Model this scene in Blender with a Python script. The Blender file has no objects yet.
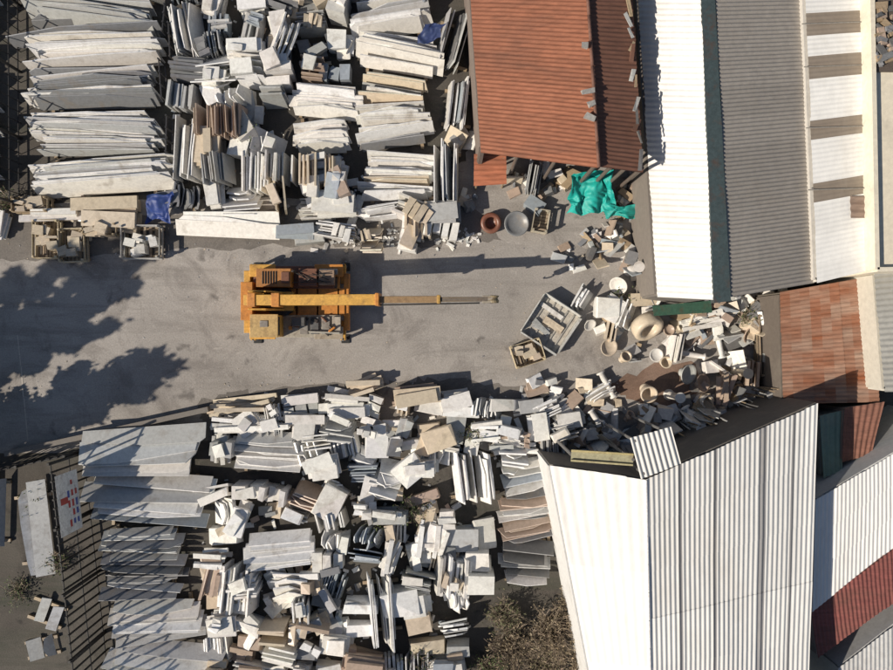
import bpy, bmesh, math, random
from mathutils import Vector, Matrix, noise
random.seed(23)
R=random.random
U=random.uniform
S=0.04; H=28.0
def P(px,py,z=0.0):
    k=S*(H-z)/H
    return Vector(((px-446.5)*k,(335-py)*k,z))
sc=bpy.context.scene
# ---------------------------------------------------------------- materials
def nodes(name):
    m=bpy.data.materials.new(name); m.use_nodes=True
    nt=m.node_tree; b=nt.nodes['Principled BSDF']
    return m,nt,b
def mixc(nt,mode,f,a,b):
    n=nt.nodes.new('ShaderNodeMix'); n.data_type='RGBA'; n.blend_type=mode
    def s(i,v):
        if isinstance(v,bpy.types.NodeSocket): nt.links.new(v,n.inputs[i])
        else: n.inputs[i].default_value=v
    s(0,f); s(6,a); s(7,b)
    return n.outputs[2]
def ramp(nt,src,stops):
    r=nt.nodes.new('ShaderNodeValToRGB')
    e=r.color_ramp.elements
    while len(e)<len(stops): e.new(0.5)
    for i,(p,c) in enumerate(stops):
        e[i].position=p
        e[i].color=(c,c,c,1) if not isinstance(c,tuple) else (*c,1)
    nt.links.new(src,r.inputs[0]); return r.outputs[0]
def noi(nt,scale,detail=5,rough=0.6,vec=None,dist=0):
    n=nt.nodes.new('ShaderNodeTexNoise'); n.inputs['Scale'].default_value=scale
    n.inputs['Detail'].default_value=detail; n.inputs['Roughness'].default_value=rough
    n.inputs['Distortion'].default_value=dist
    if vec is not None: nt.links.new(vec,n.inputs['Vector'])
    return n.outputs['Fac']
def coords(nt,scale=(1,1,1),kind='Object'):
    tc=nt.nodes.new('ShaderNodeTexCoord'); mp=nt.nodes.new('ShaderNodeMapping')
    mp.inputs['Scale'].default_value=scale
    nt.links.new(tc.outputs[kind],mp.inputs[0]); return mp.outputs[0]
def bump(nt,b,h,st,d=0.02):
    n=nt.nodes.new('ShaderNodeBump'); n.inputs['Strength'].default_value=st; n.inputs['Distance'].default_value=d
    nt.links.new(h,n.inputs['Height']); nt.links.new(n.outputs[0],b.inputs['Normal'])
def vcmat(name,rough=0.7,lo=0.6,hi=1.1,sc1=1.3,sc2=9,dirt=(0.16,0.13,0.10),dirtamt=0.6,bmp=0.3,stretch=(1,1,1),metal=0,d0=.52):
    m,nt,b=nodes(name)
    at=nt.nodes.new('ShaderNodeAttribute'); at.attribute_name='Col'
    v=coords(nt,stretch)
    n1=noi(nt,sc1,6,0.65,v,0.4); n2=noi(nt,sc2,6,0.7,v,0.2)
    c=mixc(nt,'MULTIPLY',1.0,at.outputs['Color'],ramp(nt,n2,[(0.25,lo),(0.7,hi)]))
    f=ramp(nt,n1,[(d0,0.0),(0.8,dirtamt)])
    c=mixc(nt,'MIX',f,c,(*dirt,1))
    nt.links.new(c,b.inputs['Base Color'])
    b.inputs['Roughness'].default_value=rough; b.inputs['Metallic'].default_value=metal
    bump(nt,b,n2,bmp)
    return m
M_stone=vcmat('marble_stone',0.40,0.78,1.08,1.7,8,(0.25,0.20,0.145),0.7,0.2,d0=.54)
M_sheet=vcmat('corrugated_sheet',0.55,0.80,1.06,0.5,5,(0.30,0.26,0.21),0.45,0.1,(1,1,1))
M_white=vcmat('white_sheet',0.5,0.88,1.03,0.45,4,(0.50,0.45,0.38),0.5,0.05,(1,.4,1))
M_rust=vcmat('rusty_sheet',0.8,0.60,1.2,0.6,6,(0.13,0.065,0.045),0.75,0.15,(0.3,1.6,1),d0=.48)
M_wood=vcmat('weathered_wood',0.85,0.55,1.1,2,12,(0.12,0.09,0.06),0.5,0.4,(1,4,1))
M_paint=vcmat('worn_paint',0.5,0.6,1.1,2.6,10,(0.10,0.05,0.03),0.8,0.2)
M_metal=vcmat('dark_steel',0.6,0.6,1.1,2.5,12,(0.08,0.05,0.035),0.3,0.2)
M_tarp=vcmat('tarpaulin',0.55,0.8,1.1,1.5,6,(0.1,0.15,0.14),0.3,0.2)
M_wall=vcmat('painted_wall',0.8,0.8,1.05,0.8,6,(0.3,0.27,0.22),0.45,0.2)
M_leaf=vcmat('foliage',0.7,0.5,1.2,3,12,(0.05,0.05,0.02),0.5,0.1)
def ground_mat(name,base,light,dark,dk2):
    m,nt,b=nodes(name); v=coords(nt); vs=coords(nt,(0.18,1.7,1))
    n1=noi(nt,0.16,6,0.62,v,0.6); n2=noi(nt,0.45,9,0.7,v,1.0); n3=noi(nt,16,6,0.8,v); n4=noi(nt,0.8,8,0.7,vs,0.5); n5=noi(nt,2.6,8,0.75,v,0.6)
    n6=noi(nt,1.1,3,0.5,v,0.3)
    c=mixc(nt,'MIX',ramp(nt,n1,[(0.38,0.0),(0.62,1.0)]),(*base,1),(*light,1))
    c=mixc(nt,'MIX',ramp(nt,n2,[(0.50,0.0),(0.68,0.9)]),c,(*dark,1))
    c=mixc(nt,'MIX',ramp(nt,n4,[(0.50,0.0),(0.70,0.85)]),c,(*dk2,1))
    c=mixc(nt,'MIX',ramp(nt,n5,[(0.58,0.0),(0.74,0.6)]),c,(*[min(.6,x*1.35) for x in light],1))
    c=mixc(nt,'MIX',ramp(nt,n6,[(0.66,0.0),(0.74,0.7)]),c,(*[x*.5 for x in dark],1))
    c=mixc(nt,'MULTIPLY',1.0,c,ramp(nt,n3,[(0.28,0.68),(0.7,1.16)]))
    nt.links.new(c,b.inputs['Base Color']); b.inputs['Roughness'].default_value=0.9
    bump(nt,b,n3,0.5,0.03); return m
M_yard=ground_mat('dusty_concrete',(0.33,0.305,0.28),(0.43,0.40,0.37),(0.21,0.19,0.175),(0.24,0.22,0.20))
M_shade_dirt=ground_mat('shade_dirt',(0.17,0.155,0.14),(0.22,0.20,0.18),(0.12,0.11,0.10),(0.13,0.12,0.11))  # darkened dirt tone; on the upper strip it stands in for shadow
M_soil=ground_mat('dark_soil',(0.08,0.07,0.06),(0.11,0.10,0.085),(0.045,0.04,0.037),(0.05,0.055,0.04))
M_brown=ground_mat('brown_dirt',(0.20,0.12,0.085),(0.25,0.17,0.13),(0.14,0.09,0.065),(0.17,0.12,0.09))
# ---------------------------------------------------------------- mesh builder
class MB:
    def __init__(s): s.v=[];s.f=[];s.c=[]
    def poly(s,idx,col): s.f.append(idx); s.c.append(col)
    def box(s,M,sz,col,jit=0.0,top=None):
        o=len(s.v); x,y,z=sz[0]/2,sz[1]/2,sz[2]
        for a in ((-x,-y,0),(x,-y,0),(x,y,0),(-x,y,0),(-x,-y,z),(x,-y,z),(x,y,z),(-x,y,z)):
            p=Vector(a)
            if jit: p+=Vector((U(-jit,jit),U(-jit,jit),U(-jit,jit) if a[2] else 0))
            s.v.append(M@p)
        for q in ((3,2,1,0),(4,5,6,7),(0,1,5,4),(1,2,6,5),(2,3,7,6),(3,0,4,7)):
            s.poly([o+i for i in q],top if (top and q[0]==4) else col)
    def rock(s,M,sz,col):
        bm=bmesh.new(); x,y,z=sz
        for a in (-.5,.5):
            for b in (-.5,.5):
                for c in (0,1):
                    for k in range(2):
                        bm.verts.new((x*a*U(.75,1.05),y*b*U(.75,1.05),z*(c*U(.85,1.05))))
        bmesh.ops.convex_hull(bm,input=bm.verts)
        o=len(s.v); mp={}; used=[]
        for f in bm.faces:
            for v in f.verts:
                if v not in mp: mp[v]=o+len(used); used.append(v); s.v.append(M@v.co)
        for f in bm.faces: s.poly([mp[v] for v in f.verts],vary(col,.03))
        bm.free()
    def prism(s,M,pts,t,col,edge=None):
        o=len(s.v); n=len(pts)
        for y in (-t/2,t/2):
            for (x,z) in pts: s.v.append(M@Vector((x,y,z)))
        s.poly([o+i for i in range(n)],col)
        s.poly([o+n+i for i in reversed(range(n))],col)
        for i in range(n):
            j=(i+1)%n
            s.poly([o+j,o+i,o+n+i,o+n+j],edge or col)
    def lathe(s,M,prof,col,seg=20):
        o=len(s.v)
        for (r,z) in prof:
            for k in range(seg):
                a=2*math.pi*k/seg; s.v.append(M@Vector((r*math.cos(a),r*math.sin(a),z)))
        for i in range(len(prof)-1):
            for k in range(seg):
                k2=(k+1)%seg
                s.poly([o+i*seg+k,o+i*seg+k2,o+(i+1)*seg+k2,o+(i+1)*seg+k],col)
        s.poly([o+k for k in reversed(range(seg))],col)
        s.poly([o+(len(prof)-1)*seg+k for k in range(seg)],col)
    def tube(s,a,b,r,col,seg=8,r2=None):
        a=Vector(a);b=Vector(b);d=b-a
        M=Matrix.Translation(a)@d.to_track_quat('Z','Y').to_matrix().to_4x4()
        s.lathe(M,[(r,0),(r2 if r2 is not None else r,d.length)],col,seg)
    def obj(s,name,mat,parent=None,smooth=False,bevel=0):
        me=bpy.data.meshes.new(name); me.from_pydata([tuple(v) for v in s.v],[],s.f); 
        ca=me.color_attributes.new('Col','FLOAT_COLOR','CORNER')
        arr=[]
        for f,c in zip(s.f,s.c):
            for _ in f: arr+= [c[0],c[1],c[2],1.0]
        ca.data.foreach_set('color',arr)
        me.materials.append(mat)
        if smooth: me.polygons.foreach_set('use_smooth',[True]*len(me.polygons))
        me.update()
        ob=bpy.data.objects.new(name,me); sc.collection.objects.link(ob)
        if parent: ob.parent=parent
        if bevel:
            b=ob.modifiers.new('bevel','BEVEL'); b.width=bevel; b.segments=2; b.limit_method='ANGLE'
        return ob
def empty(name,loc=(0,0,0)):
    e=bpy.data.objects.new(name,None); e.location=loc; e.empty_display_size=0.3; sc.collection.objects.link(e); return e
def TR(p,rz=0,rx=0,ry=0):
    return Matrix.Translation(p)@Matrix.Rotation(rz,4,'Z')@Matrix.Rotation(ry,4,'Y')@Matrix.Rotation(rx,4,'X')
def vary(c,a=0.1):
    k=1+U(-a,a); return (min(.84,c[0]*k*(1+U(-.02,.02))),min(.84,c[1]*k),min(.84,c[2]*k*(1+U(-.03,.03))))
W=(.84,.82,.775); W2=(.73,.71,.67); G=(.46,.465,.46); BG=(.34,.38,.42); T=(.62,.53,.41); PK=(.44,.34,.27); D=(.15,.15,.15); WD=(.34,.26,.17); DG=(.22,.225,.235)
PAL=[W]*11+[W2]*6+[G]*4+[BG]*2+[T]*3+[PK]*2+[DG]*2
def pick(pal=PAL): return vary(random.choice(pal),0.13)
def slab(mb,p,L,h,t,rz,tilt,col,irr=0.06):
    M=TR(p,rz,-tilt)
    if R()<.4:
        k=[(-L/2,0),(L/2,0),(L/2-U(0,.04),h*U(.93,1)),(-L/2+U(0,.04),h*U(.93,1))]
    else:
        k=[(-L/2+U(0,irr),0),(L/2-U(0,irr),0)]
        k.append((L/2-U(0,irr)*3,h*U(.55,1)))
        if R()<.5: k.append((L/2-U(.15,.45)*min(L,1.4),h*U(.9,1.02)))
        k.append((L*U(-.15,.15),h*U(.95,1.03)))
        if R()<.5: k.append((-L/2+U(.15,.5)*min(L,1.4),h*U(.9,1.02)))
        k.append((-L/2+U(0,irr)*3,h*U(.55,1)))
    e=tuple(min(.84,c*1.1+.18) for c in col)
    mb.prism(M,k,t,col,e)
def slabstack(x0,y0,x1,y1,n,dirn,h=1.5,tilt=25,pal=PAL,bund=(1,3),rot=0,t=0.035,zj=0.0,name='marble_slab_stack',zb=0.12,lj=.10,rack=False,rj0=.03):
    mb=MB()
    a=P(x0,y1,0.7); b=P(x1,y0,0.7); cx=(a.x+b.x)/2; cy=(a.y+b.y)/2
    wx=b.x-a.x; wy=b.y-a.y
    horiz=dirn in 'NS'
    rz={'N':0,'S':math.pi,'W':math.pi/2,'E':-math.pi/2}[dirn]+math.radians(rot)
    L=wx if horiz else wy; span=wy if horiz else wx
    til=math.radians(tilt)
    Rm=Matrix.Rotation(math.radians(rot),3,'Z')
    for i in range(n):
        s=(i+.5)/n-.5
        off=s*span+U(-.07,.07)-(0.5*h*math.sin(til))*(1 if dirn in 'NE' else -1)
        base=random.choice(pal); hh=h*U(.65,1.1); ll=L*U(1-lj*1.9,1+lj*.5); sh=U(-lj,lj)*L*.45
        tt=til+U(-.1,.1); rj=U(-rj0,rj0)
        for k in range(random.randint(*bund)):
            kk=k*(t+.04)
            d=Vector((sh+U(-.09,.09),off+kk,0)) if horiz else Vector((off+kk,sh+U(-.09,.09),0))
            d=Rm@d
            slab(mb,Vector((cx,cy,zb+zj*R()))+d,ll*U(.86,1.02),hh*U(.80,1.03),t*U(.8,1.8),rz+rj+U(-.012,.012),tt,vary(base,.18))
    for s in (-.33,.33):
        d=Rm@(Vector((s*L,0,0)) if horiz else Vector((0,s*L,0)))
        mb.box(TR(Vector((cx,cy,0))+d,math.radians(rot)),((.12,span+.4,.115) if horiz else (span+.4,.12,.115)),vary(WD,.2),.005)
    if rack:
        c=(.05,.05,.055); hh=h*.98
        for q in [i/3-.5 for i in range(4)]:
            p=Vector((cx,cy,0))+Rm@Vector(((L/2+.12),q*span*1.05,0)); mb.tube(p,p+Vector((0,0,hh)),.035,c,6)
        p0=Vector((cx,cy,hh*.9))+Rm@Vector(((L/2+.12),-.55*span,0)); p1=Vector((cx,cy,hh*.9))+Rm@Vector(((L/2+.12),.55*span,0)); mb.tube(p0,p1,.03,c,6)
        p0.z=p1.z=.15; mb.tube(p0,p1,.04,c,6)
    return mb.obj(name,M_stone)
def pallet(mb,p,rz,L=1.2,Wd=1.0,z0=0):
    c=WD; Rz=Matrix.Rotation(rz,3,'Z')
    for y in (-.42,0,.42):
        mb.box(TR(Vector(p)+Rz@Vector((0,y*Wd,z0)),rz),(L,.09,.10),vary(c,.15),.004)
    for i in range(7):
        mb.box(TR(Vector(p)+Rz@Vector(((i/6-.5)*(L-.1),0,z0+.1)),rz),(.11,Wd,.022),vary((.42,.34,.25),.2),.003)
def bundle(mb,p,rz,L,Wd,Hh,kind,base,z0=0.0):
    p=Vector(p); Rz=Matrix.Rotation(rz,3,'Z')
    if kind=='up':
        t=U(.04,.12); n=max(2,int(Wd/(t+.035))); tl=U(-.22,.22)
        for i in range(n):
            y=(i+.5)/n*Wd-Wd/2
            if R()<.1: continue
            M=TR(p+Rz@Vector((U(-.07,.07),y,z0)),rz+U(-.03,.03),tl+U(-.05,.05))
            mb.box(M,(L*U(.75,1.03),t*U(.75,1),Hh*U(.75,1.08)),vary(base,.16),.008)
    elif kind=='flat':
        z=z0; t=U(.06,.18)
        while z<z0+Hh:
            M=TR(p+Vector((U(-.1,.1),U(-.08,.08),z)),rz+U(-.1,.1))
            tt=t*U(.7,1.3)
            mb.box(M,(L*U(.75,1.08),Wd*U(.65,1.05),tt),vary(base,.14),.015); z+=tt+.02
    elif kind=='block':
        mb.box(TR(p+Vector((0,0,z0)),rz,U(-.06,.06)),(L,Wd,Hh),vary(base,.1),.04)
    elif kind=='rock':
        mb.rock(TR(p+Vector((0,0,z0)),rz,U(-.12,.12),U(-.12,.12)),(L,Wd,Hh),vary(base,.1))
    elif kind=='lean':
        n=random.randint(4,8); tl=U(.25,.8)*random.choice((-1,1,1))
        for i in range(n):
            y=(i/n-.5)*Wd
            slab(mb,p+Rz@Vector((U(-.1,.1),y,z0)),L*U(.75,1.05),Hh*U(.8,1.2),U(.03,.08),rz+(math.pi if tl<0 else 0)+U(-.06,.06),abs(tl)+U(-.06,.06),vary(base,.15))
    elif kind=='twin':
        n=random.choice((2,3,3,4))
        for i in range(n):
            x=(i+.5)/n*L-L/2
            mb.box(TR(p+Rz@Vector((x,U(-.06,.06),z0)),rz+U(-.06,.06),U(-.08,.08)),(L/n*U(.75,.95),Wd*U(.7,1.05),Hh*U(.6,1.05)),vary(base,.12),.03)
    elif kind=='heap':
        for i in range(random.randint(5,8)):
            k=U(.35,.8)
            z=z0+(U(0,Hh*.2) if i<4 else U(Hh*.25,Hh*.7))
            M=TR(p+Rz@Vector((U(-.4,.4)*L,U(-.4,.4)*Wd,z)),rz+random.gauss(0,.25)+(math.pi/2 if R()<.35 else 0),U(-.3,.3),U(-.25,.25))
            if R()<.4: mb.rock(M,(L*k*U(.9,1.4),Wd*k,Hh*U(.25,.55)),vary(base if R()<.6 else pick(),.12))
            else: mb.box(M,(L*k*U(1,1.7),Wd*k*U(.3,.8),Hh*U(.12,.45)),vary(base if R()<.6 else pick(),.12),.02)
    elif kind=='sticks':
        for i in range(random.randint(7,11)):
            mb.box(TR(p+Rz@Vector((U(-.15,.15),U(-.5,.5)*Wd,z0+U(0,Hh))),rz+random.gauss(0,.1),U(-.3,.3),U(-.1,.1)),(L*U(.7,1.2),U(.08,.2),U(.07,.2)),vary(base,.14),.012)
def chips(mb,p,rad,n,pal=PAL,s=(.04,.22)):
    for i in range(n):
        a=U(0,6.28); r=rad*math.sqrt(R()); q=Vector(p)+Vector((r*math.cos(a),r*math.sin(a),0))
        k=U(*s)
        mb.box(TR(q,U(0,3.1),U(-.2,.2)),(k*U(.7,2),k*U(.5,1),k*U(.2,.6)),pick(pal),k*.12)
# ---------------------------------------------------------------- ground
def sheet(name,pts,z,mat,edgej=0,sub=1):
    vs=[]
    for i in range(len(pts)):
        a=pts[i]; b=pts[(i+1)%len(pts)]
        for k in range(sub):
            t=k/sub; x=a[0]+(b[0]-a[0])*t; y=a[1]+(b[1]-a[1])*t
            q=P(x+U(-edgej,edgej),y+U(-edgej,edgej)); vs.append((q.x,q.y,z))
    me=bpy.data.meshes.new(name); me.from_pydata(vs,[],[list(range(len(vs)))]); me.materials.append(mat)
    me.update()
    ob=bpy.data.objects.new(name,me); sc.collection.objects.link(ob)
    if me.polygons[0].normal.z<0: me.flip_normals()
    return ob
sheet('ground',[(-9000,-9000),(9000,-9000),(9000,9000),(-9000,9000)],0,M_soil)
sheet('yard_pavement',[(-700,205),(0,205),(200,200),(440,195),(470,150),(640,170),(660,300),(790,290),(790,430),(560,480),(440,430),(210,425),(60,452),(-700,480)],0.004,M_yard,2.5,10)
sheet('shade_dirt_verge',[(-300,200),(150,215),(470,200),(500,238),(430,247),(300,244),(160,252),(0,262),(-300,266)],0.008,M_shade_dirt,3.5,14)  # dirt strip darkened to stand in for the shadow band under the stacks
sheet('shade_dirt_verge',[(200,400),(250,392),(380,382),(430,378),(560,392),(600,430),(560,450),(400,420),(200,440)],0.008,M_shade_dirt,4,12)
sheet('dirt_patch',[(612,385),(640,368),(690,362),(705,378),(690,402),(650,408),(625,400)],0.012,M_brown,4,4)
mb=MB(); a=P(18,335);b=P(28,440)
for i in range(10):
    t0=i/10;t1=(i+.93)/10; p=a.lerp(b,t0);q=a.lerp(b,t1); w=.02
    o=len(mb.v); j=U(-.02,.02); mb.v+= [Vector((p.x-w+j,p.y,.012)),Vector((p.x+w+j,p.y,.012)),Vector((q.x+w+j,q.y,.012)),Vector((q.x-w+j,q.y,.012))]; mb.poly([o,o+3,o+2,o+1],(.55,.5,.44))
mb.obj('pavement_joint',M_wall)
# ---------------------------------------------------------------- upper slab stacks
LT=[W,W,W,W2,W2,G,DG]
slabstack(20,0,162,26,5,'N',.95,24,LT,(1,4),rot=-5,rack=True,rj0=.07)
slabstack(14,30,168,62,6,'N',1.0,20,LT,(1,4),rot=3,rack=True,rj0=.06)
slabstack(20,66,158,102,7,'N',.9,24,LT,(1,4),rot=4,rack=True,rj0=.06)
slabstack(24,116,164,150,6,'N',.9,18,[W,W2,W,G],(2,4),rot=-1,rack=True,rj0=.05)
slabstack(24,160,174,190,5,'N',.9,25,[W,W2,G],(2,4),rot=2,rj0=.05)
slabstack(-140,-10,-8,90,9,'N',1.0,24,LT,(1,3))
slabstack(-140,100,-6,200,9,'N',1.0,24,LT,(1,3))
slabstack(350,76,432,100,4,'N',.8,30,[W2,G,T,W],(1,3),rot=-6,rj0=.08)
slabstack(352,106,434,142,6,'N',.85,26,[W2,W,W2,DG],(1,3),rot=5,rj0=.08)
slabstack(358,154,440,196,7,'N',.85,26,[W2,W,W,T],(1,3),rot=-3,rj0=.08)
slabstack(348,0,430,28,5,'N',.9,28,[W,G,W2],(1,3),rot=8,rj0=.08)
slabstack(352,36,444,66,5,'N',.9,28,[BG,W2,W,W],(1,3),rot=-8,rj0=.08)
slabstack(286,90,362,110,4,'N',.8,32,[W,W,W2],(2,3),rot=-6)
slabstack(290,118,352,146,5,'N',.8,32,[W2,W,G],(1,3),rot=4)
slabstack(174,118,198,180,5,'W',1.0,16,[W,W2,G],(1,2),rot=-5)
slabstack(172,0,198,60,5,'W',1.0,20,[W,G,W2],(1,2),rot=10)
slabstack(434,140,456,206,4,'W',1.2,10,[G,BG,W2],(1,2))
slabstack(440,10,468,70,5,'E',1.1,16,[G,W2,D],(1,2),rot=-15)
slabstack(448,78,468,130,4,'E',1.0,14,[G,W2,DG,BG],(1,2),rot=-6)
slabstack(168,212,290,230,2,'N',.8,64,[W,W2],(1,2),rot=-2,zb=.25)
# lower slab stacks
LS=[W2,W,G,(.62,.63,.63),BG]
slabstack(78,434,204,472,3,'S',1.0,66,LS,(1,2),rot=2,t=.05,zb=.6,lj=.05)
slabstack(86,480,212,526,5,'S',.85,56,LS,(1,2),rot=-3,t=.05,zb=.4,lj=.10,rj0=.06)
slabstack(94,534,184,598,10,'S',.65,46,[G,DG,T,G,DG,D],(1,2),rot=-2,zb=.3,rj0=.08)
slabstack(102,606,204,640,4,'S',.8,54,LS,(1,3),rot=5,zb=.3,rj0=.1)
slabstack(100,648,230,690,4,'S',.9,54,[W,W2,G],(1,2),rot=-8,zb=.3,rj0=.1)
slabstack(500,464,554,500,6,'S',.65,46,[G,D,W2,BG],(1,2),rot=12,zb=.2,rj0=.08)
slabstack(498,502,558,545,8,'S',.65,42,[G,DG,W2,PK],(1,2),rot=8,zb=.2,rj0=.08)
slabstack(500,547,554,582,5,'S',.65,42,[W2,G,D],(1,2),rot=-4,zb=.2,rj0=.08)
slabstack(454,450,494,508,5,'E',1.1,22,[W,W,W2],(1,2),rot=6)
slabstack(368,574,394,648,5,'E',1.0,15,[W,W2,W],(1,2),rot=5)
slabstack(230,440,304,470,4,'S',.8,50,[W,W2],(2,3),rot=-3,zb=.3)
slabstack(242,542,316,560,3,'S',.8,50,[W],(2,3),rot=6,zb=.3)
slabstack(14,482,42,584,2,'W',.8,66,[W],(1,1),rot=7,zb=.2,lj=.02)
slabstack(26,604,52,634,2,'W',.6,65,[W2,W],(1,1),rot=-20)
slabstack(22,642,46,666,2,'W',.6,62,[W2,G],(1,1),rot=12)
slabstack(-60,470,-4,560,4,'W',1.0,40,[W2,G],(1,2))
# ---------------------------------------------------------------- block piles
taken=[(10,0,170,192),(345,0,445,66),(350,70,442,198),(284,86,362,150),(172,118,200,180),(170,0,200,60),(166,206,294,236),
 (76,430,210,700),(496,462,560,585),(452,448,498,512),(366,570,398,650),(228,438,306,474),(240,538,318,562)]
def free(x,y,m=3):
    for a in taken:
        if a[0]-m<x<a[2]+m and a[1]-m<y<a[3]+m: return False
    return True
KINDS=['up','up','up','flat','flat','lean','lean','lean','twin','twin','block','rock','rock','heap','heap','sticks']
def pile(x0,y0,x1,y1,cw,ch,inside=lambda x,y:True,name='marble_block_pile',hs=(.5,1.4),pal=PAL):
    y=y0
    while y<y1:
        x=x0+U(-10,6)
        while x<x1:
            cx=x+cw/2+U(-6,6); cy=y+ch/2+U(-5,5)
            if free(cx,cy) and inside(cx,cy):
                mb=MB(); base=random.choice(pal); hh=U(*hs)
                p=P(cx,cy,.5*hh); p.z=0
                vert=R()<.42
                rz=math.radians(random.gauss(0,10))+(math.pi/2 if vert else 0)
                L=cw*S*U(.7,1.3); Wd=ch*S*U(.55,1.05)
                if vert: L,Wd=ch*S*U(.8,1.6),cw*S*U(.45,.95)
                kind=random.choice(KINDS)
                if kind in('block','rock'): Wd*=.8; hh*=.75
                bundle(mb,p,rz,L,Wd,hh,kind,base,0)
                for _ in range(random.choice((0,0,1,1))):
                    top=hh*(.98 if kind in('flat','block','up','twin') else .7)
                    q=p+Vector((U(-.25,.25),U(-.25,.25),0))
                    bundle(mb,q,rz+U(-.4,.4),L*U(.4,.9),Wd*U(.35,.8),U(.1,.3),random.choice(['flat','block','rock','twin']),random.choice(pal),top)
                chips(mb,p,.8,4)
                mb.obj(name,M_stone)
            x+=cw
        y+=ch
pile(172,-10,440,205,31,24,hs=(.5,1.4))
pile(-150,205,160,212,60,30,hs=(.3,.7),pal=[T,W2,W])
pile(300,200,440,236,32,22,hs=(.4,.9),pal=[T,W2,G,W,W])
pile(205,398,500,440,31,19,hs=(.35,.8),inside=lambda x,y: y>418-(x-210)*.17,pal=[W,W2,W,W2,T,G])
pile(205,438,500,700,29,22,hs=(.45,1.3),inside=lambda x,y: not(x>470 and y>592))
pile(498,398,556,462,26,19,hs=(.3,.8),pal=[T,W2,W,W,G,PK],inside=lambda x,y: y>395+abs(x-500)*.3)
pile(172,-150,440,-10,40,30)
pile(10,-150,170,-10,80,25)
pile(100,700,480,800,40,30)
for (x,y,l,r,b,k) in [(240,405,56,3,T,'sticks'),(300,400,44,6,W2,'flat'),(345,398,40,-6,W,'sticks'),(365,386,30,14,T,'sticks'),(250,424,70,2,W,'sticks'),(305,420,50,-3,W2,'flat'),(350,412,46,4,W,'flat')]:
    mb=MB(); p=P(x,y,.4); p.z=0
    bundle(mb,p,math.radians(r),l*S,.5,.5,k,b,.0); mb.obj('stone_profile_stack',M_stone)
mb=MB(); p=P(417,396,.5);p.z=0; bundle(mb,p,math.radians(8),1.9,.9,.8,'up',PK); bundle(mb,p,math.radians(8),1.7,.7,.1,'flat',T,.85); mb.obj('stone_bundle',M_stone)
for (x,y,r,L,Wd,hh,k,b) in [(225,124,92,1.3,1.8,1.3,'up',PK),(318,172,90,1.3,1.4,1.2,'up',T),(281,170,88,1.2,1.2,1.2,'up',W2),(213,60,5,1.7,1.2,1.2,'lean',W),
     (270,38,70,1.8,.9,1.4,'lean',W),(418,222,90,1.3,1.1,.9,'up',T),(335,205,0,1.5,.9,.9,'flat',W2),(296,232,0,1.5,.5,.5,'flat',BG),
     (110,205,0,2.6,.5,.5,'flat',T),(450,575,85,1.6,1.3,1.1,'up',W),(480,570,90,1.5,1.0,1.2,'twin',W),(240,588,85,1.9,1.4,1.1,'up',W),(290,600,0,1.4,1.0,1.2,'lean',W),(455,400,10,1.3,.8,.6,'flat',W2),
     (410,470,40,1.2,1.0,1.0,'rock',W),(440,440,20,1.3,.9,.9,'rock',T),(330,500,60,1.3,1.0,1.0,'rock',W2),(400,600,10,1.4,1.0,.9,'rock',W)]:
    mb=MB(); p=P(x,y,.5*hh); p.z=0; bundle(mb,p,math.radians(r),L,Wd,hh,k,b); mb.obj('stone_bundle',M_stone)
# ---------------------------------------------------------------- crates & pallets
def crate(px,py,rz,L,Wd,Hh,base=WD,fill=None,name='wooden_crate'):
    mb=MB(); p=P(px,py,.3*Hh); p.z=0; rz=math.radians(rz); Rz=Matrix.Rotation(rz,3,'Z')
    pallet(mb,p,rz,L,Wd)
    n=max(2,int(Hh/.2))
    for i in range(n):
        z=.14+i*Hh/n
        for s in (-1,1):
            mb.box(TR(p+Rz@Vector((0,s*(Wd/2),z)),rz),(L,.025,.13),vary(base,.2),.004)
            mb.box(TR(p+Rz@Vector((s*(L/2),0,z)),rz),(.025,Wd-.03,.13),vary(base,.2),.004)
    for sx in (-1,1):
        for sy in (-1,1):
            mb.box(TR(p+Rz@Vector((sx*(L/2-.05),sy*(Wd/2-.05),.12)),rz),(.07,.07,Hh),vary(base,.2),.004)
    if fill: 
        for i in range(10):
            mb.box(TR(p+Rz@Vector((U(-.35,.35)*L,U(-.3,.3)*Wd,.14)),rz+U(-.4,.4)),(U(.2,.5),U(.1,.4),U(.2,Hh)),vary(fill,.2),.02)
    mb.obj(name,M_wood)
crate(50,240,0,1.0,1.5,.45,(.62,.52,.35),T); crate(76,246,2,1.0,1.3,.5,(.52,.45,.33),T); crate(104,230,-3,1.3,.5,.6,(.5,.4,.27),T)
crate(35,206,0,1.4,.6,.6,(.42,.33,.22),T); crate(144,243,0,1.5,1.3,.6,(.5,.49,.46),W2); crate(527,353,18,1.2,.9,.5,(.62,.52,.35),T)
crate(540,222,80,.9,.6,.5,(.5,.45,.35)); crate(766,345,2,.9,2.4,.7,(.3,.24,.17),G)
e=empty('metal_skip'); mb=MB(); p=P(551,324,.4); p.z=0; rz=math.radians(-33); Rz=Matrix.Rotation(rz,3,'Z')
c=(.58,.58,.55)
mb.box(TR(p+Vector((0,0,.12)),rz),(1.6,1.7,.06),(.56,.52,.45),.01)
for s in (-1,1):
    mb.box(TR(p+Rz@Vector((0,s*.87,.10)),rz,-s*.15),(1.66,.06,.4),c,.02)
    mb.box(TR(p+Rz@Vector((s*.82,0,.10)),rz,0,s*.12),(.06,1.66,.4),c,.02)
    mb.box(TR(p+Rz@Vector((0,s*.5,0)),rz),(1.7,.12,.10),(.15,.12,.1),.0)
for k in range(5): mb.box(TR(p+Rz@Vector((-.6+.3*k,0,.185)),rz),(.06,1.6,.05),(.42,.40,.36),0)
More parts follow.
